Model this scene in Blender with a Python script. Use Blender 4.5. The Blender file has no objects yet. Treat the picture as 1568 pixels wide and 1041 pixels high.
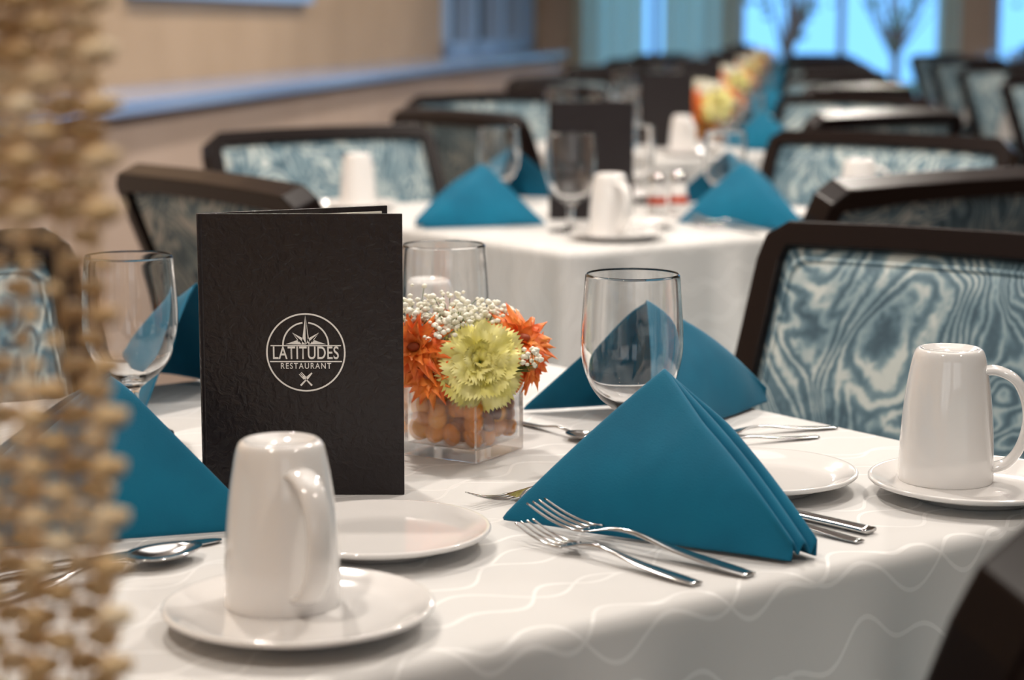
import bpy, bmesh, math, random
from mathutils import Vector, Matrix, noise
random.seed(7)
S = bpy.context.scene
S.view_settings.view_transform = 'Standard'
pi = math.pi
TZ = 0.75
E1 = Vector((0.7986, 0.6018)); E2 = Vector((-0.6018, 0.7986))

# ------------------------------------------------------------------ materials
def mat(name, col=(0.8, 0.8, 0.8), rough=0.5, metal=0.0, **kw):
    m = bpy.data.materials.new(name); m.use_nodes = True
    b = m.node_tree.nodes['Principled BSDF']
    b.inputs['Base Color'].default_value = (*col, 1)
    b.inputs['Roughness'].default_value = rough
    b.inputs['Metallic'].default_value = metal
    for k, v in kw.items():
        b.inputs[k.replace('_', ' ')].default_value = v
    return m

def N(m, t, **kw):
    n = m.node_tree.nodes.new(t)
    for k, v in kw.items(): setattr(n, k, v)
    return n
def L(m, a, b): m.node_tree.links.new(a, b)
def bsdf(m): return m.node_tree.nodes['Principled BSDF']

def mth(m, op, a, b=None, c=None):
    n = N(m, 'ShaderNodeMath', operation=op)
    for i, x in enumerate((a, b, c)):
        if x is None: continue
        if isinstance(x, (int, float)): n.inputs[i].default_value = x
        else: L(m, x, n.inputs[i])
    return n.outputs[0]

def ramp(m, fac, stops, interp='LINEAR'):
    r = N(m, 'ShaderNodeValToRGB'); r.color_ramp.interpolation = interp
    els = r.color_ramp.elements
    while len(els) < len(stops): els.new(0.5)
    for e, (p, c) in zip(els, stops):
        e.position = p; e.color = (*c, 1)
    L(m, fac, r.inputs[0]); return r.outputs[0]

def noise_tex(m, vec, scale, detail=3, dist=0.0):
    n = N(m, 'ShaderNodeTexNoise'); n.inputs['Scale'].default_value = scale
    n.inputs['Detail'].default_value = detail; n.inputs['Distortion'].default_value = dist
    if vec is not None: L(m, vec, n.inputs['Vector'])
    return n.outputs['Fac']

def bump(m, h, strength=0.3, dist=0.001):
    b = N(m, 'ShaderNodeBump'); b.inputs['Strength'].default_value = strength
    b.inputs['Distance'].default_value = dist
    L(m, h, b.inputs['Height']); L(m, b.outputs[0], bsdf(m).inputs['Normal'])

def objco(m): return N(m, 'ShaderNodeTexCoord').outputs['Object']

M_china = mat('white_china', (0.79, 0.77, 0.755), 0.10, Coat_Weight=0.5)
M_steel = mat('polished_steel', (0.62, 0.61, 0.60), 0.12, 1.0)
M_glass = mat('clear_glass', (1, 1, 1), 0.0, IOR=1.47, Transmission_Weight=1.0)
M_vglass = mat('vase_glass', (1, 1, 1), 0.0, IOR=1.45, Transmission_Weight=1.0)
tb = N(M_vglass, 'ShaderNodeBsdfTransparent'); mxv = N(M_vglass, 'ShaderNodeMixShader'); mxv.inputs[0].default_value = 0.30
L(M_vglass, bsdf(M_vglass).outputs[0], mxv.inputs[1]); L(M_vglass, tb.outputs[0], mxv.inputs[2]); L(M_vglass, mxv.outputs[0], M_vglass.node_tree.nodes['Material Output'].inputs[0])

M_nap = mat('teal_napkin_fabric', (0.0, 0.12, 0.22), 0.75, Sheen_Weight=0.08, Specular_IOR_Level=0.25)
co = objco(M_nap)
c = ramp(M_nap, noise_tex(M_nap, co, 18, 3), [(0.3, (0.0, 0.115, 0.21)), (0.7, (0.0, 0.145, 0.255))])
L(M_nap, c, bsdf(M_nap).inputs['Base Color'])
bump(M_nap, noise_tex(M_nap, co, 900, 2), 0.25, 0.0006)

# tablecloth with woven wavy lines
M_cloth = mat('damask_tablecloth', (0.7, 0.7, 0.7), 0.6, Sheen_Weight=0.1)
uv = N(M_cloth, 'ShaderNodeTexCoord').outputs['UV']
sx = N(M_cloth, 'ShaderNodeSeparateXYZ'); L(M_cloth, uv, sx.inputs[0])
X, Y = sx.outputs[0], sx.outputs[1]
def wavy(m, X, Y, sp, k, amp, k2, amp2, ph, hw=0.0022):
    a = mth(m, 'MULTIPLY', mth(m, 'SINE', mth(m, 'MULTIPLY_ADD', X, k, ph)), amp)
    a2 = mth(m, 'MULTIPLY', mth(m, 'SINE', mth(m, 'MULTIPLY_ADD', X, k2, ph * 1.7)), amp2)
    s = mth(m, 'ADD', mth(m, 'ADD', Y, a), a2)
    f = mth(m, 'FRACT', mth(m, 'MULTIPLY_ADD', s, 1 / sp, 100.0))
    d = mth(m, 'ABSOLUTE', mth(m, 'SUBTRACT', f, 0.5))
    return mth(m, 'LESS_THAN', d, hw / sp)
l1 = wavy(M_cloth, X, Y, 0.058, 92, 0.008, 33, 0.014, 0.3, 0.0018)
l2 = wavy(M_cloth, X, Y, 0.080, 71, 0.011, 27, 0.012, 2.1, 0.0016)
ln = mth(M_cloth, 'MAXIMUM', l1, l2)
c = ramp(M_cloth, ln, [(0, (0.585, 0.575, 0.565)), (1, (0.70, 0.69, 0.68))])
L(M_cloth, c, bsdf(M_cloth).inputs['Base Color'])
r = mth(M_cloth, 'MULTIPLY_ADD', ln, -0.25, 0.68); L(M_cloth, r, bsdf(M_cloth).inputs['Roughness'])
bump(M_cloth, noise_tex(M_cloth, uv, 1200, 2), 0.15, 0.0005)

# chair wood + marbled fabric
M_wood = mat('espresso_wood', (0.009, 0.005, 0.005), 0.30, Specular_IOR_Level=0.25)
bump(M_wood, noise_tex(M_wood, objco(M_wood), 60, 3), 0.05, 0.001)
M_fab = mat('marbled_teal_fabric', (0.2, 0.4, 0.45), 0.6)
co = objco(M_fab)
inf = N(M_fab, 'ShaderNodeObjectInfo')
vm = N(M_fab, 'ShaderNodeVectorMath', operation='MULTIPLY_ADD')
L(M_fab, co, vm.inputs[0]); vm.inputs[1].default_value = (1.15, 0.4, 1.0)
cmb = N(M_fab, 'ShaderNodeCombineXYZ'); 
rr = mth(M_fab, 'MULTIPLY', inf.outputs['Random'], 11.0); L(M_fab, rr, cmb.inputs[0]); L(M_fab, rr, cmb.inputs[1])
L(M_fab, cmb.outputs[0], vm.inputs[2])
n1 = noise_tex(M_fab, vm.outputs[0], 4.4, 2.2, 1.6)
n3 = noise_tex(M_fab, vm.outputs[0], 60, 3, 1.0)
ph = mth(M_fab, 'ADD', mth(M_fab, 'MULTIPLY', n1, 125.0), mth(M_fab, 'MULTIPLY', n3, 4.5))
sn = mth(M_fab, 'MULTIPLY_ADD', mth(M_fab, 'SINE', ph), 0.5, 0.5)
n2 = noise_tex(M_fab, vm.outputs[0], 8, 3, 1.0)
fac = mth(M_fab, 'MULTIPLY_ADD', sn, 0.58, mth(M_fab, 'MULTIPLY_ADD', n2, 1.35, -0.45))
c = ramp(M_fab, fac, [(0.05, (0.036, 0.080, 0.115)), (0.38, (0.088, 0.165, 0.215)), (0.66, (0.21, 0.315, 0.36)), (0.92, (0.55, 0.60, 0.58))])
L(M_fab, c, bsdf(M_fab).inputs['Base Color'])
bump(M_fab, noise_tex(M_fab, co, 700, 2), 0.2, 0.0006)

M_menu = mat('menu_leatherette', (0.013, 0.009, 0.010), 0.30, Specular_IOR_Level=0.4)
co = objco(M_menu)
bump(M_menu, noise_tex(M_menu, co, 150, 4, 0.6), 0.9, 0.0015)
M_paper = mat('menu_paper', (0.7, 0.68, 0.62), 0.7)
M_logo = mat('menu_print_white', (0.85, 0.83, 0.80), 0.5)

def grad(name, a, b, scale=40, rough=0.6, **kw):
    m = mat(name, a, rough, **kw)
    c = ramp(m, noise_tex(m, objco(m), scale, 3), [(0.35, a), (0.65, b)])
    L(m, c, bsdf(m).inputs['Base Color']); return m
M_carn = grad('carnation_petals', (0.76, 0.70, 0.17), (0.92, 0.87, 0.40), 50, 0.6)
M_orange = grad('orange_petals', (0.84, 0.12, 0.012), (1.0, 0.32, 0.05), 60, 0.5)
M_red = mat('flower_heart', (0.30, 0.05, 0.01), 0.7)
M_white = mat('gypsophila_white', (0.92, 0.90, 0.78), 0.6)
M_green = grad('leaf_green', (0.05, 0.12, 0.02), (0.12, 0.2, 0.04), 50)
M_amber = mat('amber_glass_gems', (0.6, 0.25, 0.05), 0.08, Coat_Weight=0.7)
gi = N(M_amber, 'ShaderNodeNewGeometry')
c = ramp(M_amber, gi.outputs['Random Per Island'], [(0.0, (0.16, 0.035, 0.003)), (0.3, (0.42, 0.11, 0.006)), (0.65, (0.80, 0.27, 0.015)), (1.0, (1.0, 0.46, 0.06))])
L(M_amber, c, bsdf(M_amber).inputs['Base Color'])

M_wall = grad('tan_wall_paint', (0.52, 0.36, 0.22), (0.57, 0.40, 0.25), 3, 0.7)
M_wall2 = grad('cream_wall_paint', (0.55, 0.42, 0.34), (0.59, 0.46, 0.38), 3, 0.7)
M_ledge = mat('ledge_laminate', (0.28, 0.42, 0.72), 0.14)  # whitish laminate; blue window light is painted into the base colour
M_ceil = mat('ceiling_paint', (0.75, 0.73, 0.70), 0.8)
M_floor = grad('brown_carpet', (0.05, 0.028, 0.02), (0.09, 0.05, 0.035), 14, 0.9)
M_frame = mat('window_frame_paint', (0.40, 0.56, 0.80), 0.4)
M_dark = mat('dark_window_pane', (0.01, 0.015, 0.03), 0.1)
M_curt = mat('sheer_curtain', (0.78, 0.80, 0.74), 0.8, Transmission_Weight=0.0)
M_rattan = mat('woven_rattan', (0.5, 0.3, 0.12), 0.6)
c = ramp(M_rattan, noise_tex(M_rattan, objco(M_rattan), 45, 2), [(0.3, (0.46, 0.27, 0.11)), (0.5, (0.72, 0.50, 0.25)), (0.7, (0.92, 0.75, 0.50))])
L(M_rattan, c, bsdf(M_rattan).inputs['Base Color'])
M_art = grad('artwork_print', (0.06, 0.10, 0.14), (0.3, 0.3, 0.25), 4, 0.4)
M_redlab = mat('shaker_red_spice', (0.5, 0.06, 0.02), 0.4)

# ------------------------------------------------------------------ mesh helpers
class MB:
    def __init__(s): s.v = []; s.f = []; s.m = []; s.uv = None
    def add(s, v, f, mi=0):
        o = len(s.v); s.v += [tuple(p) for p in v]
        s.f += [tuple(i + o for i in q) for q in f]; s.m += [mi] * len(f)
    def mesh(s, name, mats, smooth=True):
        me = bpy.data.meshes.new(name); me.from_pydata(s.v, [], s.f)
        for m in mats: me.materials.append(m)
        for p, mi in zip(me.polygons, s.m): p.material_index = mi; p.use_smooth = smooth
        bm = bmesh.new(); bm.from_mesh(me); bmesh.ops.recalc_face_normals(bm, faces=bm.faces); bm.to_mesh(me); bm.free()
        me.update(); return me

def place(name, me, loc=(0, 0, 0), rot=(0, 0, 0), parent=None, scale=None):
    o = bpy.data.objects.new(name, me); S.collection.objects.link(o)
    o.location = loc; o.rotation_euler = rot
    if scale: o.scale = (scale,) * 3
    if parent: o.parent = parent
    return o

def bake(o):
    """apply the modifiers of a temporary object and return its mesh"""
    bpy.context.view_layer.update()
    dg = bpy.context.evaluated_depsgraph_get()
    me = bpy.data.meshes.new_from_object(o.evaluated_get(dg))
    bpy.data.objects.remove(o); return me

def crom(P, n=5):
    out = []
    for i in range(len(P) - 1):
        p0 = P[max(i - 1, 0)]; p1 = P[i]; p2 = P[i + 1]; p3 = P[min(i + 2, len(P) - 1)]
        for j in range(n):
            t = j / n
            out.append(tuple(0.5 * (2 * b + (c - a) * t + (2 * a - 5 * b + 4 * c - d) * t * t + (3 * b - a - 3 * c + d) * t ** 3)
                             for a, b, c, d in zip(p0, p1, p2, p3)))
    out.append(tuple(P[-1])); return out

def lathe(mb, prof, seg=64, mi=0, c=(0, 0, 0)):
    v = []; f = []; n = len(prof)
    for k in range(seg):
        a = 2 * pi * k / seg
        for r_, z in prof: v.append((c[0] + max(r_, 1e-5) * math.cos(a), c[1] + max(r_, 1e-5) * math.sin(a), c[2] + z))
    for k in range(seg):
        k2 = (k + 1) % seg
        for i in range(n - 1): f.append((k * n + i, k2 * n + i, k2 * n + i + 1, k * n + i + 1))
    mb.add(v, f, mi)

def sweep(mb, pts, a, b, nrm=(0, 0, 1), seg=8, mi=0, closed=False, square=False):
    """sweep a section (half sizes a in-plane, b along nrm; may be lists) along pts"""
    pts = [Vector(p) for p in pts]; n = len(pts); v = []; f = []; nrm = Vector(nrm)
    for i, p in enumerate(pts):
        if closed: t = pts[(i + 1) % n] - pts[i - 1]
        else: t = pts[min(i + 1, n - 1)] - pts[max(i - 1, 0)]
        t.normalize(); bi = t.cross(nrm).normalized(); nn = bi.cross(t).normalized()
        aa = a[i] if isinstance(a, (list, tuple)) else a
        bb = b[i] if isinstance(b, (list, tuple)) else b
        if closed and square:
            t1 = (pts[i] - pts[i - 1]).normalized(); cs = max(t1.dot(t), 0.5); aa = aa / cs
        if square: sec = [(-1, -1), (1, -1), (1, 1), (-1, 1)]
        else: sec = [(math.cos(2 * pi * k / seg), math.sin(2 * pi * k / seg)) for k in range(seg)]
        for s0, s1 in sec: v.append(p + bi * aa * s0 + nn * bb * s1)
    m = 4 if square else seg
    for i in range(n if closed else n - 1):
        j = (i + 1) % n
        for k in range(m): f.append((i * m + k, i * m + (k + 1) % m, j * m + (k + 1) % m, j * m + k))
    if not closed:
        f.append(tuple(range(m))[::-1]); f.append(tuple((n - 1) * m + k for k in range(m)))
    mb.add(v, f, mi)

def box(mb, x0, x1, y0, y1, z0, z1, mi=0, fn=None):
    v = [(x, y, z) for x in (x0, x1) for y in (y0, y1) for z in (z0, z1)]
    if fn: v = [fn(p) for p in v]
    mb.add(v, [(0, 1, 3, 2), (4, 6, 7, 5), (0, 4, 5, 1), (2, 3, 7, 6), (0, 2, 6, 4), (1, 5, 7, 3)], mi)

def ico(mb, c, r, sub=1, mi=0, sc=(1, 1, 1), rot=None):
    bm = bmesh.new(); bmesh.ops.create_icosphere(bm, subdivisions=sub, radius=1)
    v = []
    for q in bm.verts:
        p = Vector((q.co.x * r * sc[0], q.co.y * r * sc[1], q.co.z * r * sc[2]))
        if rot: p = rot @ p
        v.append(p + Vector(c))
    f = [tuple(q.index for q in fc.verts) for fc in bm.faces]; bm.free()
    mb.add(v, f, mi)

def finish(mb, name, mats, smooth=True, bevel=None, subsurf=0, solid=None, angle=None):
    me = mb.mesh(name, mats, smooth)
    if not (bevel or subsurf or solid): return me
    o = bpy.data.objects.new('tmp', me); S.collection.objects.link(o)
    if solid:
        m = o.modifiers.new('s', 'SOLIDIFY'); m.thickness = solid; m.offset = 0
    if bevel:
        m = o.modifiers.new('b', 'BEVEL'); m.width = bevel; m.segments = 3; m.limit_method = 'ANGLE'; m.angle_limit = math.radians(angle or 40)
    if subsurf:
        m = o.modifiers.new('u', 'SUBSURF'); m.levels = subsurf; m.render_levels = subsurf
    return bake(o)

# ------------------------------------------------------------------ tableware
def make_mug():
    mb = MB()
    out = crom([(0.0322, 0.0008), (0.0345, 0.0), (0.0352, 0.003), (0.0348, 0.02), (0.0335, 0.045), (0.0308, 0.07), (0.0278, 0.088), (0.0262, 0.095), (0.0245, 0.0985), (0.0225, 0.100)], 4)
    out += [(0.0205, 0.100), (0.0195, 0.098), (0.0, 0.0975)]
    inn = [(0.0, 0.09), (0.022, 0.088), (0.029, 0.05), (0.0318, 0.003), (0.0322, 0.0008)]
    lathe(mb, inn + out[1:], 72)
    path = crom([(0.026, 0, 0.084), (0.036, 0, 0.084), (0.049, 0, 0.077), (0.0565, 0, 0.061), (0.0575, 0, 0.044), (0.053, 0, 0.027), (0.044, 0, 0.015), (0.032, 0, 0.0105)], 5)
    n = len(path)
    wa = [0.0075 + 0.002 * abs(i / (n - 1) - 0.5) * 2 for i in range(n)]
    sweep(mb, path, 0.0038, wa, nrm=(0, 1, 0), seg=14)
    return mb.mesh('coffee_mug', [M_china])
def make_plate(R):
    k = R / 0.08; mb = MB()
    prof = [(0, 0.003), (0.042, 0.003), (0.0435, 0.0), (0.0475, 0.0), (0.050, 0.0035), (0.066, 0.0075), (0.0785, 0.0112), (0.0800, 0.0128), (0.0798, 0.0142), (0.0785, 0.0150), (0.0765, 0.0145), (0.068, 0.0105), (0.062, 0.0078), (0.057, 0.0068), (0.045, 0.0065), (0, 0.0065)]
    lathe(mb, [(a * k, z) for a, z in prof], 96)
    return mb.mesh('plate', [M_china])
def make_glass():
    mb = MB()
    o = crom([(0, 0.0), (0.031, 0.0), (0.034, 0.0008), (0.033, 0.0022), (0.020, 0.0048), (0.008, 0.0085), (0.0052, 0.016), (0.0050, 0.030), (0.0065, 0.040), (0.013, 0.0465), (0.025, 0.056), (0.0345, 0.070), (0.0398, 0.089), (0.0405, 0.108), (0.0392, 0.130), (0.0378, 0.150), (0.0374, 0.1548)], 5)
    i = crom([(0.0366, 0.1553), (0.0361, 0.1540), (0.0377, 0.130), (0.0389, 0.108), (0.0382, 0.090), (0.0330, 0.0715), (0.024, 0.0590), (0.012, 0.0515), (0.0, 0.0495)], 5)
    lathe(mb, o + i, 72)
    return mb.mesh('water_goblet', [M_glass])

def make_napkin(yneg=-0.094, ypos=0.094, xb=-0.071, h=0.107, xr=0.14):
    mb = MB(); NS = 26; MW = 10
    cols = []
    for a in range(NS + 1):
        s = a / NS
        w = 0.0135 * min(1.0, 0.12 + 2.6 * s) * (1 - 0.15 * s)
        bow = 0.007 * math.sin(pi * s)
        P = Vector((xr * s + .004 * math.sin(pi * s), 0, h * (1 - s) + 0.013 * s ** 2 + bow)); row = []
        B0 = Vector((xb, yneg, 0)).lerp(Vector((xr, -w, 0)), s); B1 = Vector((xb, ypos, 0)).lerp(Vector((xr, w, 0)), s)
        lw = P + Vector((0, -w, 0)); rw = P + Vector((0, w, 0))
        for k in range(MW):
            t = k / MW; p = B0.lerp(lw, t)
            bl = 0.008 * math.sin(pi * t) * math.sin(pi * min(1, s * 1.1 + .05))
            p += Vector((0.1, -0.8, 0.6)) * (bl + 0.0018 * math.sin(9 * s + 3 * t)) ; p.z = max(p.z, 0.0); row.append(p)
        for j in range(2, 15):
            yy = -w + 2 * w * (j - 2) / 12.0
            q = (j - 2) / 12.0
            dep = 0.010 * min(1.0, 0.1 + 3 * s) 
            dz = dep * (abs(math.cos(pi * q * 2)) - 1) - 0.004 * q
            p = P + Vector((0, yy, dz)); p.z = max(p.z, 0.001); row.append(p)
        for k in range(MW - 1, -1, -1):
            t = k / MW; p = B1.lerp(rw, t)
            bl = 0.006 * math.sin(pi * t) * math.sin(pi * s)
            p += Vector((0.1, 0.8, 0.6)) * bl; p.z = max(p.z, 0.0); row.append(p)
        cols.append(row)
    m = len(cols[0]); v = [p for r_ in cols for p in r_]; f = []
    for a in range(NS):
        for k in range(m - 1): f.append((a * m + k, a * m + k + 1, (a + 1) * m + k + 1, (a + 1) * m + k))
    mb.add(v, f)
    return finish(mb, 'cloth_napkin', [M_nap], solid=0.0026, subsurf=1)

def make_fork(Lf=0.185):
    mb = MB(); k = Lf / 0.185
    hp = crom([(0.0, 0, 0.0015), (0.02, 0, 0.0022), (0.06, 0, 0.0045), (0.095, 0, 0.0085), (0.115, 0, 0.0075), (0.128, 0, 0.0045), (0.137, 0, 0.0032)], 4)
    ws = crom([(0.0062, 0.0012), (0.0078, 0.0014), (0.0058, 0.0014), (0.0028, 0.0017), (0.0034, 0.0014), (0.0100, 0.0009), (0.0122, 0.0008)], 4)
    sweep(mb, hp, [w[0] for w in ws], [w[1] for w in ws], seg=12)
    for y in (-0.0105, -0.0035, 0.0035, 0.0105):
        tp = crom([(0.132, y, 0.0036), (0.145, y, 0.0030), (0.165, y * 0.97, 0.0060), (0.185, y * 0.93, 0.0125)], 4)
        n = len(tp); sweep(mb, tp, [0.0019 - 0.0011 * (i / (n - 1)) for i in range(n)], [0.0011 - 0.0004 * i / (n - 1) for i in range(n)], seg=8)
    mb.v = [(x * k, y * k, z * k) for x, y, z in mb.v]
    return mb.mesh('dinner_fork', [M_steel])
def make_knife():
    mb = MB()
    hp = crom([(0.0, 0, 0.003), (0.03, 0, 0.0032), (0.08, 0, 0.0032), (0.092, 0, 0.003)], 4)
    sweep(mb, hp, [0.006 + 0.002 * (1 - i / 12) for i in range(13)], [0.0028] * 13, seg=12)
    bp = crom([(0.088, 0, 0.0028), (0.10, 0.001, 0.002), (0.15, 0.0015, 0.0016), (0.19, 0.001, 0.0016), (0.205, -0.002, 0.0016)], 4)
    ws = [0.0045, 0.006, 0.0075, 0.008, 0.0085, 0.009, 0.009, 0.009, 0.009, 0.009, 0.0088, 0.0085, 0.008, 0.007, 0.0058, 0.0042, 0.0015]
    sweep(mb, bp, ws, [0.0009] * 17, seg=12)
    return mb.mesh('table_knife', [M_steel])
def make_spoon():
    mb = MB()
    hp = crom([(0.0, 0, 0.0015), (0.02, 0, 0.002), (0.06, 0, 0.0045), (0.09, 0, 0.009), (0.112, 0, 0.0085), (0.124, 0, 0.006)], 4)
    ws = crom([(0.0062, 0.0012), (0.0075, 0.0014), (0.0055, 0.0014), (0.0028, 0.0017), (0.003, 0.0015), (0.006, 0.001)], 4)
    sweep(mb, hp, [w[0] for w in ws], [w[1] for w in ws], seg=12)
    v = []; f = []; NR = 8; NA = 32
    for lay in (0, 1):
        for i in range(NR + 1):
            r_ = i / NR
            for a in range(NA):
                t = 2 * pi * a / NA; ex = 0.029 * r_ * math.cos(t); wy = 0.0185 * r_ * math.sin(t) * (1 + 0.14 * math.cos(t) * -1)
                v.append((0.150 + ex, wy, 0.0016 + lay * 0.001 + 0.0065 * r_ ** 2.2))
    for lay in (0, 1):
        o = lay * (NR + 1) * NA
        for i in range(NR):
            for a in range(NA): f.append((o + i * NA + a, o + i * NA + (a + 1) % NA, o + (i + 1) * NA + (a + 1) % NA, o + (i + 1) * NA + a))
    o2 = (NR + 1) * NA
    for a in range(NA): f.append((NR * NA + a, NR * NA + (a + 1) % NA, o2 + NR * NA + (a + 1) % NA, o2 + NR * NA + a))
    mb.add(v, f)
    return mb.mesh('teaspoon', [M_steel])
def make_shaker():
    mb = MB()
    lathe(mb, [(0, 0), (.017, 0), (.018, .003), (.0165, .03), (.015, .055), (.013, .06)], 24, 0)
    lathe(mb, [(.0145, .056), (.015, .058), (.0145, .070), (.010, .077), (0, .079)], 24, 1)
    lathe(mb, [(.0184, .020), (.0178, .034)], 24, 2)
    return mb.mesh('salt_shaker', [M_china, M_steel, M_redlab])

# menu ----------------------------------------------------------------------
def make_menu(ang=26, W=0.148, H=0.212):
    mb = MB(); T = 0.0032
    a = math.radians(ang)
    def panel(an, out):
        c_, s_ = math.cos(an), math.sin(an)
        def fn(p): return (p[0] * c_ - p[1] * s_, p[0] * s_ + p[1] * c_, p[2])
        box(mb, 0, W, min(0, out * T), max(0, out * T), 0, H, 0, fn)
        i0, i1 = (0.0002, 0.0012) if out < 0 else (-0.0012, -0.0002)
        box(mb, 0.006, W - 0.005, i0, i1, 0.004, H - 0.004, 1, fn)
    panel(0, -1); panel(a, 1)
    sp = [(-0.0008, 0.0 , H), (-0.0008, 0, 0)]
    sweep(mb, sp, 0.0034, 0.0034, nrm=(1, 0, 0), seg=12)
    return finish(mb, 'restaurant_menu', [M_menu, M_paper], smooth=False, bevel=0.0006)

def disc_ring(mb, cx, cz, r0, r1, a0=0, a1=2 * pi, n=72, y=0):
    v = []; f = []
    for i in range(n + 1):
        a = a0 + (a1 - a0) * i / n
        for r_ in (r0, r1):
            v.append((cx + r_ * math.cos(a), y, cz + r_ * math.sin(a)))
    for i in range(n): f.append((2 * i, 2 * i + 1, 2 * i + 3, 2 * i + 2))
    mb.add(v, f)
def poly(mb, pts, y=0): mb.add([(x, y, z) for x, z in pts], [tuple(range(len(pts)))])

def build_logo(parent):
    cx, cz = 0.0755, 0.1085; y = -0.0037
    mb = MB()
    disc_ring(mb, cx, cz, 0.0284, 0.0296, y=y)
    bz = cz + 0.0056
    disc_ring(mb, cx, bz, 0.0163, 0.0175, 0.0, pi * .46, 30, y=y); disc_ring(mb, cx, bz, 0.0163, 0.0175, pi * .54, pi, 30, y=y)
    poly(mb, [(cx - 0.0262, bz - 0.0009), (cx + 0.0262, bz - 0.0009), (cx + 0.0262, bz), (cx - 0.0262, bz)], y)
    lz = cz - 0.0064
    poly(mb, [(cx - 0.0268, lz - 0.0009), (cx + 0.0268, lz - 0.0009), (cx + 0.0268, lz), (cx - 0.0268, lz)], y)
    def tri(*p): poly(mb, [tuple(q) for q in p], y)
    o = Vector((cx, bz + 0.0004))
    def ray(an, ln_, w, fr):
        a = math.radians(an); d = Vector((math.cos(a), math.sin(a))); n = Vector((-d.y, d.x))
        if d.x < -0.01: n = -n
        k = o + d * (ln_ * fr); tip = o + d * ln_
        tri(o, k + n * w, tip)
        e = k - n * w; e2 = k - n * (w * .62)
        e.y = max(e.y, o.y); e2.y = max(e2.y, o.y)
        tri(e, e2, tip)
    tri(o + Vector((-.0030, 0)), o, o + Vector((0, .0222))); tri(o + Vector((.0030, 0)), o + Vector((.0020, 0)), o + Vector((0, .0222)))
    ray(42, 0.0135, 0.0021, .36); ray(138, 0.0135, 0.0021, .36)
    tri(o + Vector((.003, 0)), o + Vector((.0055, .0036)), o + Vector((.0150, .0003))); tri(o + Vector((-.003, 0)), o + Vector((-.0055, .0036)), o + Vector((-.0150, .0003)))
    c0 = Vector((cx, cz - 0.0205))
    for s in (-1, 1):
        d = Vector((s * 0.68, 0.73)).normalized(); n = Vector((-d.y, d.x))
        def q(t0, t1, w0, w1=None, sh=0):
            w1 = w0 if w1 is None else w1
            poly(mb, [tuple(c0 + d * t0 + n * (w0 + sh)), tuple(c0 + d * t0 - n * (w0 - sh)), tuple(c0 + d * t1 - n * (w1 - sh)), tuple(c0 + d * t1 + n * (w1 + sh))], y)
        q(-0.0062, 0.0012, 0.0007, 0.0005)
        if s > 0: q(0.0012, 0.0066, 0.0011, 0.0005, .0003)
        else:
            q(0.0012, 0.0034, 0.0014)
            for k in (-1, 0, 1): q(0.0034, 0.0066, 0.00032, .00025, k * .0011)
    place('logo_emblem', mb.mesh('logo_emblem', [M_logo], False), parent=parent)
    for txt, size, z, wd, off in (('LATITUDES', 0.0135, cz - 0.0048, 0.0490, 0.00016), ('RESTAURANT', 0.0062, lz - 0.0058, 0.0375, 0.00006)):
        cu = bpy.data.curves.new(txt, 'FONT'); cu.body = txt; cu.size = size; cu.align_x = 'CENTER'; cu.offset = off
        cu.space_character = 1.05 if txt[0] == 'L' else 1.25
        ob = bpy.data.objects.new('tmp', cu); S.collection.objects.link(ob); me = bake(ob)
        xs = [v.co.x for v in me.vertices]; k = wd / (max(xs) - min(xs)); xm = (max(xs) + min(xs)) / 2
        me.materials.clear(); me.materials.append(M_logo)
        for v in me.vertices:
            v.co = Vector((cx + (v.co.x - xm) * k, y, z + v.co.y))
        place('lettering_' + txt.lower(), me, parent=parent)

# flowers ---------------------------------------------------------------------
def orient(d):
    return Vector((0, 0, 1)).rotation_difference(Vector(d).normalized()).to_matrix()
def petal(mb, M, c, az, r0, length, halfw, lift0, lift1, ruf, mi, nr=7, nw=10, tip=0.0, seed=0, freq=4):
    v = []; f = []
    ca, sa = math.cos(az), math.sin(az)
    for i in range(nr + 1):
        t = i / nr; lift = lift0 + (lift1 - lift0) * t
        rr_ = r0 + length * (t * math.cos(lift)); zz = length * (t * math.sin(lift))
        for j in range(nw + 1):
            q = 2 * j / nw - 1
            w = halfw * (0.2 + 0.8 * math.sin(min(t * 1.05, 1.0) * pi / 2)) if tip == 0 else halfw * math.sin(pi * (0.12 + 0.83 * t)) ** 0.7
            x = rr_ - length * 0.24 * q * q * t + ((length * 0.055 * (1 if j % 2 else -1) + random.uniform(-1, 1) * length * .02) if (i == nr and tip == 0) else 0)
            y = q * w
            z = zz + ruf * t * t * math.sin(freq * pi * q + seed) + ruf * 0.5 * t * math.sin(2.3 * q + seed * 2)
            p = Vector((x * ca - y * sa, x * sa + y * ca, z))
            v.append(M @ p + Vector(c))
    for i in range(nr):
        for j in range(nw): f.append((i * (nw + 1) + j, i * (nw + 1) + j + 1, (i + 1) * (nw + 1) + j + 1, (i + 1) * (nw + 1) + j))
    mb.add(v, f, mi)

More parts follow.
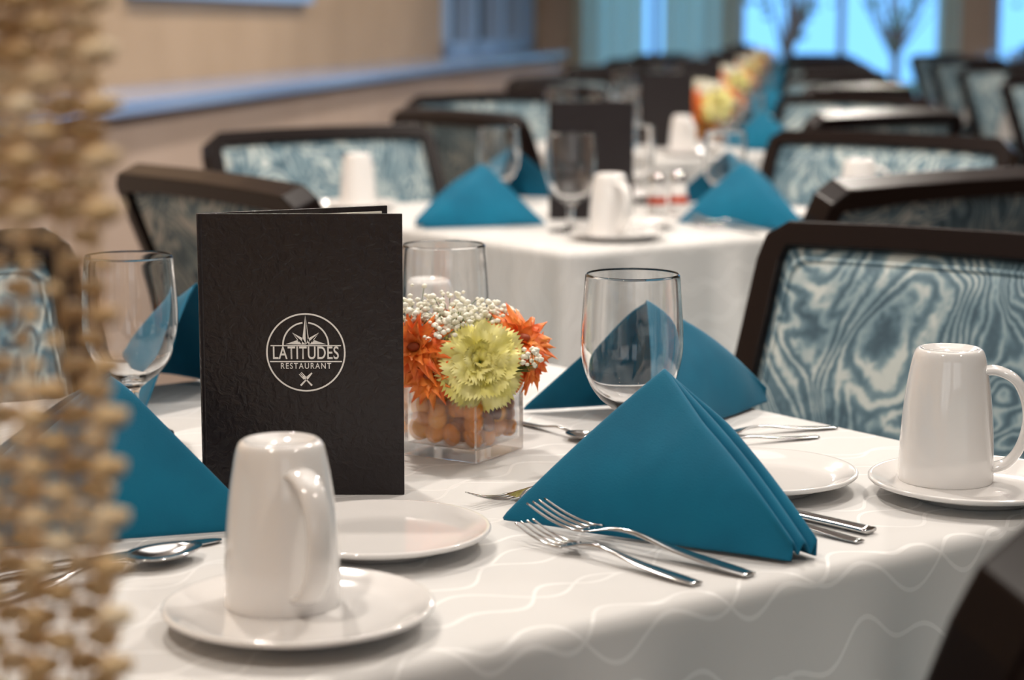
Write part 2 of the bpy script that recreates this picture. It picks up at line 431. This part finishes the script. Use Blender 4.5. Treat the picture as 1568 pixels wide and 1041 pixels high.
def carnation(mb, c, d, R):
    M = orient(d); c = Vector(c)
    layers = [(7, R * 1.12, -0.25, R * 0.52), (7, R * 1.04, 0.05, R * 0.50), (6, R * 0.90, 0.38, R * 0.46), (6, R * 0.76, 0.72, R * 0.38), (5, R * 0.62, 1.02, R * 0.30), (4, R * 0.50, 1.3, R * 0.22)]
    for li, (n, ln_, lift, hw) in enumerate(layers):
        for k in range(n):
            az = 2 * pi * k / n + li * 0.55 + random.uniform(-.12, .12)
            petal(mb, M, c, az, 0.001, ln_ * random.uniform(.94, 1.05), hw * random.uniform(.9, 1.08), lift + 0.30, lift - 0.12 + random.uniform(-.12, .12), R * 0.085, 0, nr=8, nw=22, seed=random.uniform(0, 6), freq=2.0)
    ico(mb, c - M @ Vector((0, 0, R * .25)), R * 0.35, 2, 4)
def daisy(mb, c, d, R, mi=1):
    M = orient(d); c = Vector(c)
    for li, (n, ln_, lift) in enumerate([(17, R * 1.08, 0.02), (15, R * 0.95, 0.22), (11, R * 0.72, 0.5), (8, R * .45, .8)]):
        for k in range(n):
            az = 2 * pi * k / n + li * 0.2 + random.uniform(-.08, .08)
            petal(mb, M, c, az, 0.003, ln_ * random.uniform(.85, 1.05), R * 0.15, lift + 0.2, lift - 0.15 + random.uniform(-.18, .18), 0.0006, mi, nr=6, nw=4, tip=1, seed=random.uniform(0, 6), freq=1)
    ico(mb, c + M @ Vector((0, 0, 0.002)), R * 0.2, 2, 2, (1, 1, .6))

def make_bouquet():
    """local origin: vase centre on table; x right, y away"""
    mb = MB()
    carnation(mb, (0.014, -0.032, 0.080), (0.05, -0.92, 0.32), 0.0360)
    daisy(mb, (-0.038, -0.028, 0.092), (-0.45, -0.80, 0.35), 0.030)
    daisy(mb, (-0.026, -0.032, 0.070), (-0.3, -0.9, -0.1), 0.027)
    daisy(mb, (-0.052, -0.004, 0.082), (-0.9, -0.4, 0.1), 0.027)
    daisy(mb, (0.048, -0.010, 0.096), (0.5, -0.55, 0.55), 0.030)
    daisy(mb, (0.054, 0.000, 0.076), (0.8, -0.55, -0.1), 0.027)
    daisy(mb, (0.030, 0.035, 0.090), (0.5, 0.75, 0.4), 0.028)
    daisy(mb, (-0.020, 0.04, 0.092), (-0.5, 0.75, 0.4), 0.028)
    cl = [((-0.038, -0.004, 0.120), 0.024, 95), ((-0.002, -0.014, 0.112), 0.020, 105), ((0.016, -0.006, 0.116), 0.018, 75), ((-0.012, 0.012, 0.118), 0.024, 70), ((0.056, -0.034, 0.086), 0.011, 24), ((0.03, 0.012, 0.11), 0.018, 40), ((-0.018, -0.030, 0.106), 0.014, 36)]
    for c, R, n in cl:
        for _ in range(n):
            dv = Vector((random.gauss(0, 1), random.gauss(0, 1), random.gauss(0, 1))).normalized() * R * random.uniform(0.35, 1.1)
            dv.z *= 0.75; p = Vector(c) + dv
            ico(mb, p, random.uniform(0.0017, 0.0033), 1, 3, (1, 1, .8))
            if random.random() < .4: sweep(mb, [(c[0] * .5, c[1] * .5, 0.07), tuple(Vector(c) + dv * .4 - Vector((0, 0, .01))), tuple(p)], 0.0003, 0.0003, seg=4, mi=4)
    for k in range(16):
        az = k * 2.4; petal(mb, orient((0, 0, 1)), (0, 0, 0.068), az, 0.006, 0.034, 0.008, 0.7, 0.3, 0.001, 4, tip=1, nw=4, freq=1)
    for k in range(7):
        a = k * 0.9; sweep(mb, [(0.012 * math.cos(a * 2), 0.012 * math.sin(a * 2), 0.02), (0.016 * math.cos(a), 0.016 * math.sin(a), 0.085)], 0.0013, 0.0013, seg=6, mi=4)
    return mb.mesh('bouquet', [M_carn, M_orange, M_red, M_white, M_green])

def make_vase():
    mb = MB(); h = 0.036; t = 0.0032; H = 0.070; b = 0.010
    def sq(s, z): return [(-s, -s, z), (s, -s, z), (s, s, z), (-s, s, z)]
    v = sq(h, 0) + sq(h, H) + sq(h - t, H) + sq(h - t, b)
    f = [(3, 2, 1, 0)]
    for a, b_ in ((0, 4), (4, 8), (8, 12)):
        for k in range(4): f.append((a + k, a + (k + 1) % 4, b_ + (k + 1) % 4, b_ + k))
    f.append((12, 13, 14, 15)); mb.add(v, f)
    return finish(mb, 'glass_cube_vase', [M_vglass], smooth=False, bevel=0.0012)
def make_gems():
    mb = MB(); rnd = random.Random(3)
    s = 0.0258
    for lvl in range(4):
        for ix in range(4):
            for iy in range(4):
                x = (-1 + ix * 2 / 3) * s + rnd.uniform(-.003, .003); y = (-1 + iy * 2 / 3) * s + rnd.uniform(-.003, .003)
                x = max(-s, min(s, x)); y = max(-s, min(s, y))
                z = 0.0195 + lvl * 0.0105 + rnd.uniform(-.0025, .0025)
                if 0 < ix < 3 and 0 < iy < 3 and lvl < 3: continue
                d = Vector((rnd.uniform(-1, 1), rnd.uniform(-1, 1), rnd.uniform(-1, 1)))
                if ix in (0, 3): d = Vector((1, rnd.uniform(-.35, .35), rnd.uniform(-.35, .35)))
                elif iy in (0, 3): d = Vector((rnd.uniform(-.35, .35), 1, rnd.uniform(-.35, .35)))
                ico(mb, (x, y, z), rnd.uniform(0.0082, 0.0100), 3, 0, (1, 1, 0.55), orient(d))
    box(mb, -0.016, 0.016, -0.016, 0.016, 0.012, 0.044)
    return mb.mesh('amber_gems', [M_amber])

# tablecloth --------------------------------------------------------------------
def make_cloth(hs=0.44, drop=0.21):
    rc = 0.03; seq = []
    corners = [(1, -1, -pi / 2), (1, 1, 0), (-1, 1, pi / 2), (-1, -1, pi)]
    ns = 72
    for ci, (sx_, sy_, a0) in enumerate(corners):
        cx, cy = sx_ * (hs - rc), sy_ * (hs - rc)
        for k in range(13):
            a = a0 + (pi / 2) * k / 12; seq.append((cx + rc * math.cos(a), cy + rc * math.sin(a), math.cos(a), math.sin(a), 1.0 - abs(k / 6 - 1)))
        nx = corners[(ci + 1) % 4]; a = a0 + pi / 2
        p0 = (cx + rc * math.cos(a), cy + rc * math.sin(a))
        p1 = (nx[0] * (hs - rc) + rc * math.cos(a), nx[1] * (hs - rc) + rc * math.sin(a))
        for k in range(1, ns):
            t = k / ns; seq.append((p0[0] + (p1[0] - p0[0]) * t, p0[1] + (p1[1] - p0[1]) * t, math.cos(a), math.sin(a), -min(t, 1 - t)))
    n = len(seq); rings = []; uvs = []
    rf = 0.013
    def add(ins, z, dr, wob):
        ring = []; u = []
        for i, (x, y, nx_, ny_, cf) in enumerate(seq):
            extra = 0.055 * cf if cf > 0 else 0.0
            s_ = i / n * 2 * pi
            ripple = wob * (0.017 * math.sin(22 * s_ + 1) + 0.009 * math.sin(37 * s_ + .5) + 0.028 * (cf if cf > 0 else 0) - 0.016 * math.exp(-((abs(cf) - 0.07) / 0.03) ** 2) * (1 if cf < 0 else 0))
            off = -ins + wob * 0.026 + ripple
            zz = z * (1 + (extra / 0.21 if z < -0.02 else 0))
            ring.append((x + nx_ * off, y + ny_ * off, zz)); u.append((x + nx_ * dr, y + ny_ * dr))
        rings.append(ring); uvs.append(u)
    add(0.027, 0, -0.027, 0); add(rf, 0, -rf, 0)
    for k in range(1, 7):
        a = pi / 2 * k / 6; add(rf - rf * math.sin(a), -rf + rf * math.cos(a), rf * a - rf, 0)
    K = 16
    for k in range(1, K + 1):
        t = k / K; add(0, -rf - (drop - rf) * t, rf * (pi / 2 - 1) + (drop - rf) * t, t ** 1.1)
    v = [p for r_ in rings for p in r_]; U = [p for r_ in uvs for p in r_]; f = []
    for r_ in range(len(rings) - 1):
        for i in range(n): f.append((r_ * n + i, r_ * n + (i + 1) % n, (r_ + 1) * n + (i + 1) % n, (r_ + 1) * n + i))
    ci_ = len(v); v.append((0, 0, 0)); U.append((0, 0))
    for i in range(n): f.append((ci_, (i + 1) % n, i))
    me = bpy.data.meshes.new('tablecloth'); me.from_pydata(v, [], f)
    ul = me.uv_layers.new(name='UV')
    for lp in me.loops: ul.data[lp.index].uv = U[lp.vertex_index]
    for p in me.polygons: p.use_smooth = True
    bm = bmesh.new(); bm.from_mesh(me); bmesh.ops.recalc_face_normals(bm, faces=bm.faces); bm.to_mesh(me); bm.free()
    me.materials.append(M_cloth)
    return me
def make_tablebase():
    mb = MB()
    box(mb, -0.42, 0.42, -0.42, 0.42, -0.035, -0.006)
    sweep(mb, [(0, 0, -0.03), (0, 0, -0.70)], 0.035, 0.035, nrm=(1, 0, 0), seg=20)
    for a in range(4):
        c_, s_ = math.cos(a * pi / 2), math.sin(a * pi / 2)
        sweep(mb, [(0, 0, -0.70), (0.15 * c_, 0.15 * s_, -0.715), (0.32 * c_, 0.32 * s_, -0.735)], 0.03, 0.014, nrm=(0, 0, 1), square=True)
    return finish(mb, 'pedestal', [M_wood], smooth=False, bevel=0.003)

# chair ----------------------------------------------------------------------
def make_chair():
    mb = MB()
    LEAN = 0.18; HB = 0.44
    O = Vector((0, LEAN, 0.44)); Q = Vector((0, -LEAN, HB)); QL = Q.length; Q.normalize(); NN = Vector((0, Q.z, -Q.y))
    def bp(x, q, n=0): return tuple(O + Vector((x, 0, 0)) + Q * q + NN * n)
    T = QL - 0.012
    loop = [(-0.258, 0.02), (-0.261, 0.24), (-0.262, T - .035), (-0.258, T - .014), (-0.244, T - .003), (-0.12, T + .001), (0, T + .002), (0.12, T + .001), (0.244, T - .003), (0.258, T - .014), (0.262, T - .035), (0.261, 0.24), (0.258, 0.02)]
    sweep(mb, [bp(x, q) for x, q in loop], 0.0145, 0.020, nrm=tuple(NN), square=True, closed=True)
    for s in (-1, 1):
        sweep(mb, [bp(s * 0.255, 0.03), (s * 0.255, LEAN - .01, 0.40), (s * 0.255, 0.10, 0.2), (s * 0.255, 0.0, 0.0)], 0.018, [0.022, 0.022, 0.018, 0.014], nrm=(0, 1, 0), square=True)
        sweep(mb, [(s * 0.235, 0.56, 0.41), (s * 0.235, 0.565, 0.0)], [0.021, 0.015], [0.021, 0.015], nrm=(0, 1, 0), square=True)
        box(mb, s * 0.238 - 0.012, s * 0.238 + 0.012, LEAN, 0.56, 0.35, 0.405)
    box(mb, -0.235, 0.235, 0.548, 0.572, 0.35, 0.405); box(mb, -0.235, 0.235, LEAN - .02, LEAN + .005, 0.35, 0.405)
    frame = finish(mb, 'frame', [M_wood], smooth=False, bevel=0.005, angle=30)
    def cushion(T_, fn, nx=24, ny=20):
        m2 = MB()
        for side in (1, -1):
            v = []; f = []
            for i in range(nx + 1):
                for j in range(ny + 1):
                    a = 2 * i / nx - 1; b = 2 * j / ny - 1
                    e = (1 - abs(a) ** 7) * (1 - abs(b) ** 7)
                    th = T_ * (0.3 + 0.7 * e ** 0.5)
                    v.append(fn(a, (b + 1) / 2, side * th))
            for i in range(nx):
                for j in range(ny): f.append((i * (ny + 1) + j, i * (ny + 1) + j + 1, (i + 1) * (ny + 1) + j + 1, (i + 1) * (ny + 1) + j))
            m2.add(v, f)
        return m2
    def fb(a, q, t): return bp(a * 0.250, 0.03 + q * (T - .042), t)
    m2 = cushion(0.020, fb)
    pip = [fb(a, q, 0.014) for a, q in [(-0.93, 0.05), (-0.93, 0.5), (-0.93, 0.93), (-0.88, 0.955), (0, 0.965), (0.88, 0.955), (0.93, 0.93), (0.93, 0.5), (0.93, 0.05)]]
    sweep(m2, pip, 0.0035, 0.0035, nrm=tuple(NN), seg=8)
    m3 = cushion(0.035, lambda a, q, t: (a * (0.225 + 0.025 * q), LEAN + q * 0.41, 0.43 + t))
    m2.add(m3.v, m3.f)
    fab = m2.mesh('upholstery', [M_fab])
    return frame, fab

mug = make_mug(); saucer = make_plate(0.08); bread = make_plate(0.076); glass = make_glass()
napA = make_napkin(-0.099, 0.024, -0.066, h=0.109); napB = make_napkin()
fork = make_fork(); knife = make_knife(); spoon = make_spoon(); shaker = make_shaker()
menu = make_menu(); bouquet = make_bouquet(); vase = make_vase(); gems = make_gems()
cloth = make_cloth(); tbase = make_tablebase(); chairF, chairU = make_chair()

def chair(x, y, fx, fy):
    e = place('dining_chair', None, (x, y, 0), (0, 0, math.atan2(fy, fx) - pi / 2))
    place('frame', chairF, parent=e); place('upholstery', chairU, parent=e)
def on(me, name, x, y, z=0.0004, rz=0.0, rx=0.0, ry=0.0, scale=None):
    return place(name, me, (x, y, TZ + z), (rx, ry, rz), scale=scale)
def cutlery(me, name, end, tip, z=0.0004, ztip=0.0004, Lr=0.185, scale=True):
    d = Vector((tip[0] - end[0], tip[1] - end[1])); ln_ = d.length
    k = ln_ / Lr
    return place(name, me, (end[0], end[1], TZ + z), (0, -math.atan2(ztip - z, ln_), math.atan2(d.y, d.x)), scale=k)

ANG1 = math.atan2(E1.y, E1.x)
def dress(ox, oy, lvl=0):
    """lay one table; ox,oy = offset of the table in the row"""
    t = place('dining_table', None, (-0.1276 + ox, 1.5567 + oy, TZ), (0, 0, ANG1))
    place('tablecloth', cloth, parent=t); place('pedestal', tbase, parent=t)
    on(saucer, 'saucer', -0.1252 + ox, 1.1309 + oy); on(mug, 'coffee_mug', -0.1375 + ox, 1.158 + oy, 0.0068, math.radians(-62))
    on(saucer, 'saucer', 0.348 + ox, 1.460 + oy); on(mug, 'coffee_mug', 0.331 + ox, 1.486 + oy, 0.0068, math.radians(-14), scale=1.02)
    on(saucer, 'saucer', -0.080 + ox, 1.905 + oy); on(mug, 'coffee_mug', -0.085 + ox, 1.91 + oy, 0.0068, math.radians(100))
    on(bread, 'bread_plate', -0.090 + ox, 1.312 + oy); on(bread, 'bread_plate', 0.188 + ox, 1.488 + oy)
    on(glass, 'water_goblet', 0.095 + ox, 1.557 + oy); on(glass, 'water_goblet', -0.061 + ox, 1.77 + oy); on(glass, 'water_goblet', -0.326 + ox, 1.682 + oy)
    on(napA, 'cloth_napkin', 0.1085 + ox, 1.385 + oy, 0.0018, math.atan2(-E2.y, -E2.x))
    on(napB, 'cloth_napkin', 0.1195 + ox, 1.752 + oy, 0.0018, ANG1)
    lx = -0.283 if lvl == 0 else -0.35
    on(napB, 'cloth_napkin', lx + ox, 1.385 + oy, 0.0018, ANG1 + pi)
    on(napB, 'cloth_napkin', -0.30 + ox, 1.87 + oy, 0.0018, math.atan2(E2.y, E2.x))
    m = on(menu, 'restaurant_menu', -0.229 + ox, 1.4665 + oy)
    if lvl == 0: build_logo(m)
    if lvl != 1:
        if lvl == 0: e = on(None, 'flower_arrangement', -0.040 + ox, 1.617 + oy)
        else: e = on(None, 'flower_arrangement', -0.020 + ox, 1.637 + oy, scale=1.45)
        place('glass_vase', vase, parent=e, rot=(0, 0, math.radians(58))); place('amber_gems', gems, parent=e, rot=(0, 0, math.radians(58))); place('bouquet', bouquet, parent=e)
    else:
        on(shaker, 'salt_shaker', -0.030 + ox, 1.56 + oy); on(shaker, 'pepper_shaker', 0.012 + ox, 1.585 + oy)
        on(glass, 'water_goblet', -0.200 + ox, 1.250 + oy, scale=1.08)
        on(saucer, 'saucer', -0.60 + ox, 1.67 + oy); on(mug, 'coffee_mug', -0.595 + ox, 1.675 + oy, 0.0068, 2.0)
    if lvl >= 2:
        for (gx, gy) in ((0.015, 1.470), (-0.200, 1.655), (-0.235, 1.560), (-0.46, 1.50), (-0.205, 1.745)):
            on(glass, 'water_goblet', gx + ox, gy + oy, scale=1.08)
    if lvl <= 1:
        cutlery(fork, 'dinner_fork', (0.153 + ox, 1.236 + oy), (0.016 + ox, 1.354 + oy), 0.0005, 0.010)
        cutlery(fork, 'dinner_fork', (0.117 + ox, 1.216 + oy), (0.008 + ox, 1.330 + oy), 0.0005, 0.003)
        cutlery(knife, 'table_knife', (0.249 + ox, 1.345 + oy), (0.120 + ox, 1.480 + oy), Lr=0.205)
        cutlery(spoon, 'teaspoon', (0.238 + ox, 1.321 + oy), (0.140 + ox, 1.426 + oy), Lr=0.18)
        cutlery(fork, 'dessert_fork', (0.080 + ox, 1.508 + oy), (-0.030 + ox, 1.426 + oy))
        cutlery(spoon, 'teaspoon', (0.004 + ox, 1.738 + oy), (0.072 + ox, 1.645 + oy), Lr=0.18)
        cutlery(fork, 'dinner_fork', (0.284 + ox, 1.712 + oy), (0.155 + ox, 1.672 + oy))
        cutlery(fork, 'dinner_fork', (0.262 + ox, 1.672 + oy), (0.145 + ox, 1.625 + oy))
    if lvl == 0:
        cutlery(knife, 'table_knife', (-0.358 + ox, 1.206 + oy), (-0.200 + ox, 1.326 + oy), Lr=0.205)
        cutlery(spoon, 'teaspoon', (-0.330 + ox, 1.163 + oy), (-0.208 + ox, 1.292 + oy), Lr=0.18)

SH = Vector((0.30, 2.14))
def chairs(sx_, sy_):
    chair(-0.445 + sx_, 2.883 + sy_, E1.x, E1.y); chair(-0.405 + sx_, 4.19 + sy_, -E2.x, -E2.y)
    chair(0.65 + sx_, 2.90 + sy_, E2.x, E2.y); chair(0.753 + sx_, 3.97 + sy_, -0.66, -0.75)
for n in range(7):
    dress(SH.x * n, SH.y * n, n)
    if n >= 1: chairs(SH.x * (n - 1), SH.y * (n - 1))
chair(0.507, 2.052, -0.64, -0.768); chair(0.432, 0.975, E2.x, E2.y)
chair(-0.83, 1.02, E1.x, E1.y); chair(-0.70, 1.96, -E2.x, -E2.y)
CO = Vector((1.98, -0.28))
for n in range(2, 7):
    dress(SH.x * n + CO.x, SH.y * n + CO.y, 3); chairs(SH.x * (n - 1) + CO.x, SH.y * (n - 1) + CO.y)

# ------------------------------------------------------------------ woven screen in the left foreground
mb = MB(); rnd = random.Random(11)
nx = 24; pitch = 0.0128; dzp = 0.0092; x1 = -0.1440; y0 = 0.70
z = 0.52; row = 0
while z < 1.56:
    for i in range(nx):
        x = x1 - i * pitch - (0.5 * pitch if row % 2 else 0)
        r_ = 0.0080
        if 0.975 < z < 1.030: r_ = 0.0064 if rnd.random() < .75 else .0042
        elif z <= 0.975: r_ = 0.0074 if (i < 6 or rnd.random() < 0.72) else 0.0040
        q = Matrix.Rotation(0.12 if row % 2 else -0.12, 3, 'Y')
        ico(mb, (x + rnd.uniform(-.0008, .0008), y0 + 0.003 * (1 if (i + row) % 2 else -1), z), r_, 1, 0, (1.1, 0.8, 0.68), q)
    z += dzp; row += 1
for i in range(nx):
    x = x1 - i * pitch - pitch * .25
    sweep(mb, [(x, y0, 0.50), (x, y0, 1.58)], 0.0011, 0.0011, nrm=(1, 0, 0), seg=6)
xl = x1 - nx * pitch - 0.02
box(mb, xl, x1, y0 - 0.015, y0 + 0.015, 1.575, 1.61); box(mb, xl, x1, y0 - 0.015, y0 + 0.015, 0.47, 0.505)
box(mb, xl - 0.035, xl, y0 - 0.018, y0 + 0.018, 0.0, 1.62)
box(mb, xl - 0.05, x1 - 0.05, y0 - 0.05, y0 + 0.03, 0.0, 0.03)
place('woven_rattan_screen', mb.mesh('woven_rattan_screen', [M_rattan]))

# ------------------------------------------------------------------ room (axis turned ~8 deg from the camera)
AX = Vector((0.139, 0.9903)); BX = Vector((0.9903, -0.139))
def rm(p): return (BX.x * p[0] + AX.x * p[1], BX.y * p[0] + AX.y * p[1], p[2])
def rbox(name, m, *b, bevel=None):
    q = MB(); boxes = b[0] if isinstance(b[0], list) else [b]
    for bb in boxes: box(q, *bb, 0, rm)
    return place(name, finish(q, name, [m] if not isinstance(m, list) else m, smooth=False, bevel=bevel))
LW = -2.15; RW = 6.0; FW = 17.0; BW = -2.5; CH = 2.8
rbox('floor', M_floor, LW - .2, RW + .2, BW - .2, FW + .2, -0.1, 0.0)
rbox('ceiling', M_ceil, LW - .2, RW + .2, BW - .2, FW + .2, CH, CH + .1)
rbox('wall_left', M_wall, [(LW - .15, LW, BW, 12.2, 0, CH), (LW - .15, LW, 12.2, 16.4, 0, .90), (LW - .15, LW, 12.2, 16.4, 2.3, CH), (LW - .15, LW, 16.4, FW, 0, CH)])
rbox('wall_left_lower', M_wall2, LW, -1.73, BW, 15.0, 0, .865)
rbox('trim_1', M_ledge, LW, -1.69, BW, 15.05, .865, .905, bevel=.006)
rbox('wall_right', M_wall, RW, RW + .15, BW, FW, 0, CH)
# back wall behind the photographer; two windows added for fill light and reflections
fill_wins = [(-1.6, 0.2), (0.7, 2.5)]; px_ = LW; sg = [(LW, RW, BW - .15, BW, 0, .9), (LW, RW, BW - .15, BW, 2.4, CH)]
for a, b in fill_wins: sg.append((px_, a, BW - .15, BW, .9, 2.4)); px_ = b
sg.append((px_, RW, BW - .15, BW, .9, 2.4)); rbox('wall_back', M_wall2, sg)
for i, (a, b) in enumerate(fill_wins):
    m_ = (a + b) / 2
    rbox('window_%d' % (i + 8), M_frame, [(a, a + .05, BW - .1, BW - .03, .9, 2.4), (b - .05, b, BW - .1, BW - .03, .9, 2.4), (m_ - .025, m_ + .025, BW - .1, BW - .03, .9, 2.4), (a, b, BW - .1, BW - .03, .9, .96), (a, b, BW - .1, BW - .03, 2.34, 2.4)])
# side window with dark panes
fr = [(LW - .10, LW + .03, 12.2, 16.4, .905, .99), (LW - .10, LW + .03, 12.2, 16.4, 2.24, 2.3)]
for s in (12.2, 13.25, 14.5, 15.6, 16.2): fr.append((LW - .10, LW + .03, s, s + .20, .905, 2.3))
rbox('window_1', M_frame, fr)
rbox('trim_2', M_dark, LW - .13, LW - .11, 12.2, 16.4, .9, 2.3)
# far window wall
wins = [(-1.75, -0.60), (-0.48, 1.25), (1.62, 3.2), (3.4, 5.6)]
seg = [(LW, RW, FW, FW + .2, 0, .45), (LW, RW, FW, FW + .2, 2.5, CH)]
px_ = LW
for a, b in wins: seg.append((px_, a, FW, FW + .2, .45, 2.5)); px_ = b
seg.append((px_, RW, FW, FW + .2, .45, 2.5))
rbox('wall_far', M_wall2, seg)
for i, (a, b) in enumerate(wins):
    f = [(a, b, FW + .02, FW + .12, .45, .52), (a, b, FW + .02, FW + .12, 2.43, 2.5), (a, a + .06, FW + .02, FW + .12, .45, 2.5), (b - .06, b, FW + .02, FW + .12, .45, 2.5), ((a + b) / 2 - .03, (a + b) / 2 + .03, FW + .02, FW + .12, .45, 2.5)]
    rbox('window_%d' % (i + 2), M_frame, f)
def curtain(a, b):
    q = MB(); v = []; f = []; n = int((b - a) * 60)
    for i in range(n + 1):
        x = a + (b - a) * i / n; y = FW - .10 + .035 * math.sin(x * 38) + .012 * math.sin(x * 91)
        v += [rm((x, y, .03)), rm((x, y + .01, 2.6))]
    for i in range(n): f.append((2 * i, 2 * i + 2, 2 * i + 3, 2 * i + 1))
    q.add(v, f); place('window_curtain', q.mesh('window_curtain', [M_curt]))
nt = M_curt.node_tree; tr = nt.nodes.new('ShaderNodeBsdfTranslucent'); tr.inputs[0].default_value = (.95, .94, .70, 1)
mx = nt.nodes.new('ShaderNodeMixShader'); mx.inputs[0].default_value = .6
nt.links.new(bsdf(M_curt).outputs[0], mx.inputs[1]); nt.links.new(tr.outputs[0], mx.inputs[2]); nt.links.new(mx.outputs[0], nt.nodes['Material Output'].inputs[0])
curtain(-1.85, -1.25); curtain(-1.1, -0.45); curtain(1.15, 1.35); curtain(3.1, 3.5)
# framed picture on the left wall
q = MB(); box(q, LW + .001, LW + .05, 6.3, 8.7, 1.19, 2.1, 0, rm); box(q, LW + .045, LW + .055, 6.42, 8.58, 1.28, 2.0, 1, rm)
place('framed_picture', finish(q, 'framed_picture', [M_frame, M_art], smooth=False, bevel=.006))
# garden outside
rbox('ground', grad('lawn', (0.10, 0.18, 0.12), (0.16, 0.24, 0.16), 2, .9), -8, 16, FW + .25, 45, -0.25, -0.15)
M_leaf = grad('tree_leaves', (0.05, 0.12, 0.10), (0.12, 0.22, 0.18), 3, .7); M_bark = mat('tree_bark', (.12, .10, .10), .8)
def tree(lat, lon, h):
    q = MB(); rn = random.Random(int(lat * 10)); cx, cy, _ = rm((lat, lon, 0))
    sweep(q, [(cx, cy, -.15), (cx + .05, cy, h * .35), (cx - .03, cy, h * .7)], [.07, .05, .02], [.07, .05, .02], nrm=(0, 1, 0), seg=10, mi=1)
    for k in range(11):
        a = rn.uniform(0, 6.28); b = (cx + 1.1 * math.cos(a) * rn.uniform(.4, 1), cy + .8 * math.sin(a), h * rn.uniform(.3, 1))
        sweep(q, [(cx, cy, h * .2), b], [.025, .006], [.025, .006], nrm=(0, 1, 0), seg=6, mi=1)
        for j in range(7):
            p = Vector(b) + Vector((rn.gauss(0, .28), rn.gauss(0, .28), rn.gauss(0, .25))); ico(q, p, rn.uniform(.04, .10), 1, 0, (1, 1, .7))
    place('garden_tree', q.mesh('garden_tree', [M_leaf, M_bark], False))
tree(-0.1, 25, 3.2); tree(1.3, 27, 3.3); tree(3.6, 26, 3.4)

# ------------------------------------------------------------------ lights
W = bpy.data.worlds.new('sky'); S.world = W; W.use_nodes = True
wn = W.node_tree; bg = wn.nodes['Background']; bg.inputs[1].default_value = 2.2
# sky: clear blue to the north (garden side), softer hazy white on the south side
tc = wn.nodes.new('ShaderNodeTexCoord'); sp_ = wn.nodes.new('ShaderNodeSeparateXYZ'); wr = wn.nodes.new('ShaderNodeValToRGB'); mr = wn.nodes.new('ShaderNodeMapRange')
mr.inputs['From Min'].default_value = -1; mr.inputs['From Max'].default_value = 1
wn.links.new(tc.outputs['Generated'], sp_.inputs[0]); wn.links.new(sp_.outputs['Y'], mr.inputs['Value']); wn.links.new(mr.outputs[0], wr.inputs[0]); wn.links.new(wr.outputs[0], bg.inputs[0])
wr.color_ramp.elements[0].position = .35; wr.color_ramp.elements[0].color = (.58, .58, .58, 1)
wr.color_ramp.elements[1].position = .65; wr.color_ramp.elements[1].color = (.15, .41, .80, 1)
def down(x, y, p, col=(1, .91, .81), size=.13, z=CH - .02):
    l = bpy.data.lights.new('downlight', 'AREA'); l.shape = 'DISK'; l.size = size; l.energy = p; l.color = col
    o = bpy.data.objects.new('ceiling_downlight', l); S.collection.objects.link(o); o.location = (x, y, z)
for (la, lo, p) in [(-1.0, 2.6, 38), (0.6, 2.9, 35), (-0.7, 0.3, 20), (1.2, 0.6, 14), (-1.0, 5, 32), (.6, 5.2, 32), (2.3, 4.5, 21), (-.9, 7.6, 30), (.8, 7.8, 30), (2.5, 7.8, 22), (-.8, 10.6, 20), (1, 10.6, 20), (3, 10.6, 18), (0, 13.6, 15), (2.6, 13.6, 15)]:
    x, y, _ = rm((la, lo, 0)); down(x, y, p)
x, y, _ = rm((0.2, 2.2, 0)); down(x, y, 12, (1, .97, .93), 1.6)  # wide soft fill light added below the ceiling, not a fitted downlight

# ------------------------------------------------------------------ camera
cd = bpy.data.cameras.new('camera'); cam = bpy.data.objects.new('camera', cd); S.collection.objects.link(cam)
cam.location = (0, 0, 1.10); cam.rotation_euler = (math.radians(81), 0, 0)
cd.lens = 70; cd.sensor_width = 36; cd.clip_start = .05
cd.dof.use_dof = True; cd.dof.focus_distance = 1.5; cd.dof.aperture_fstop = 5.6
S.camera = cam
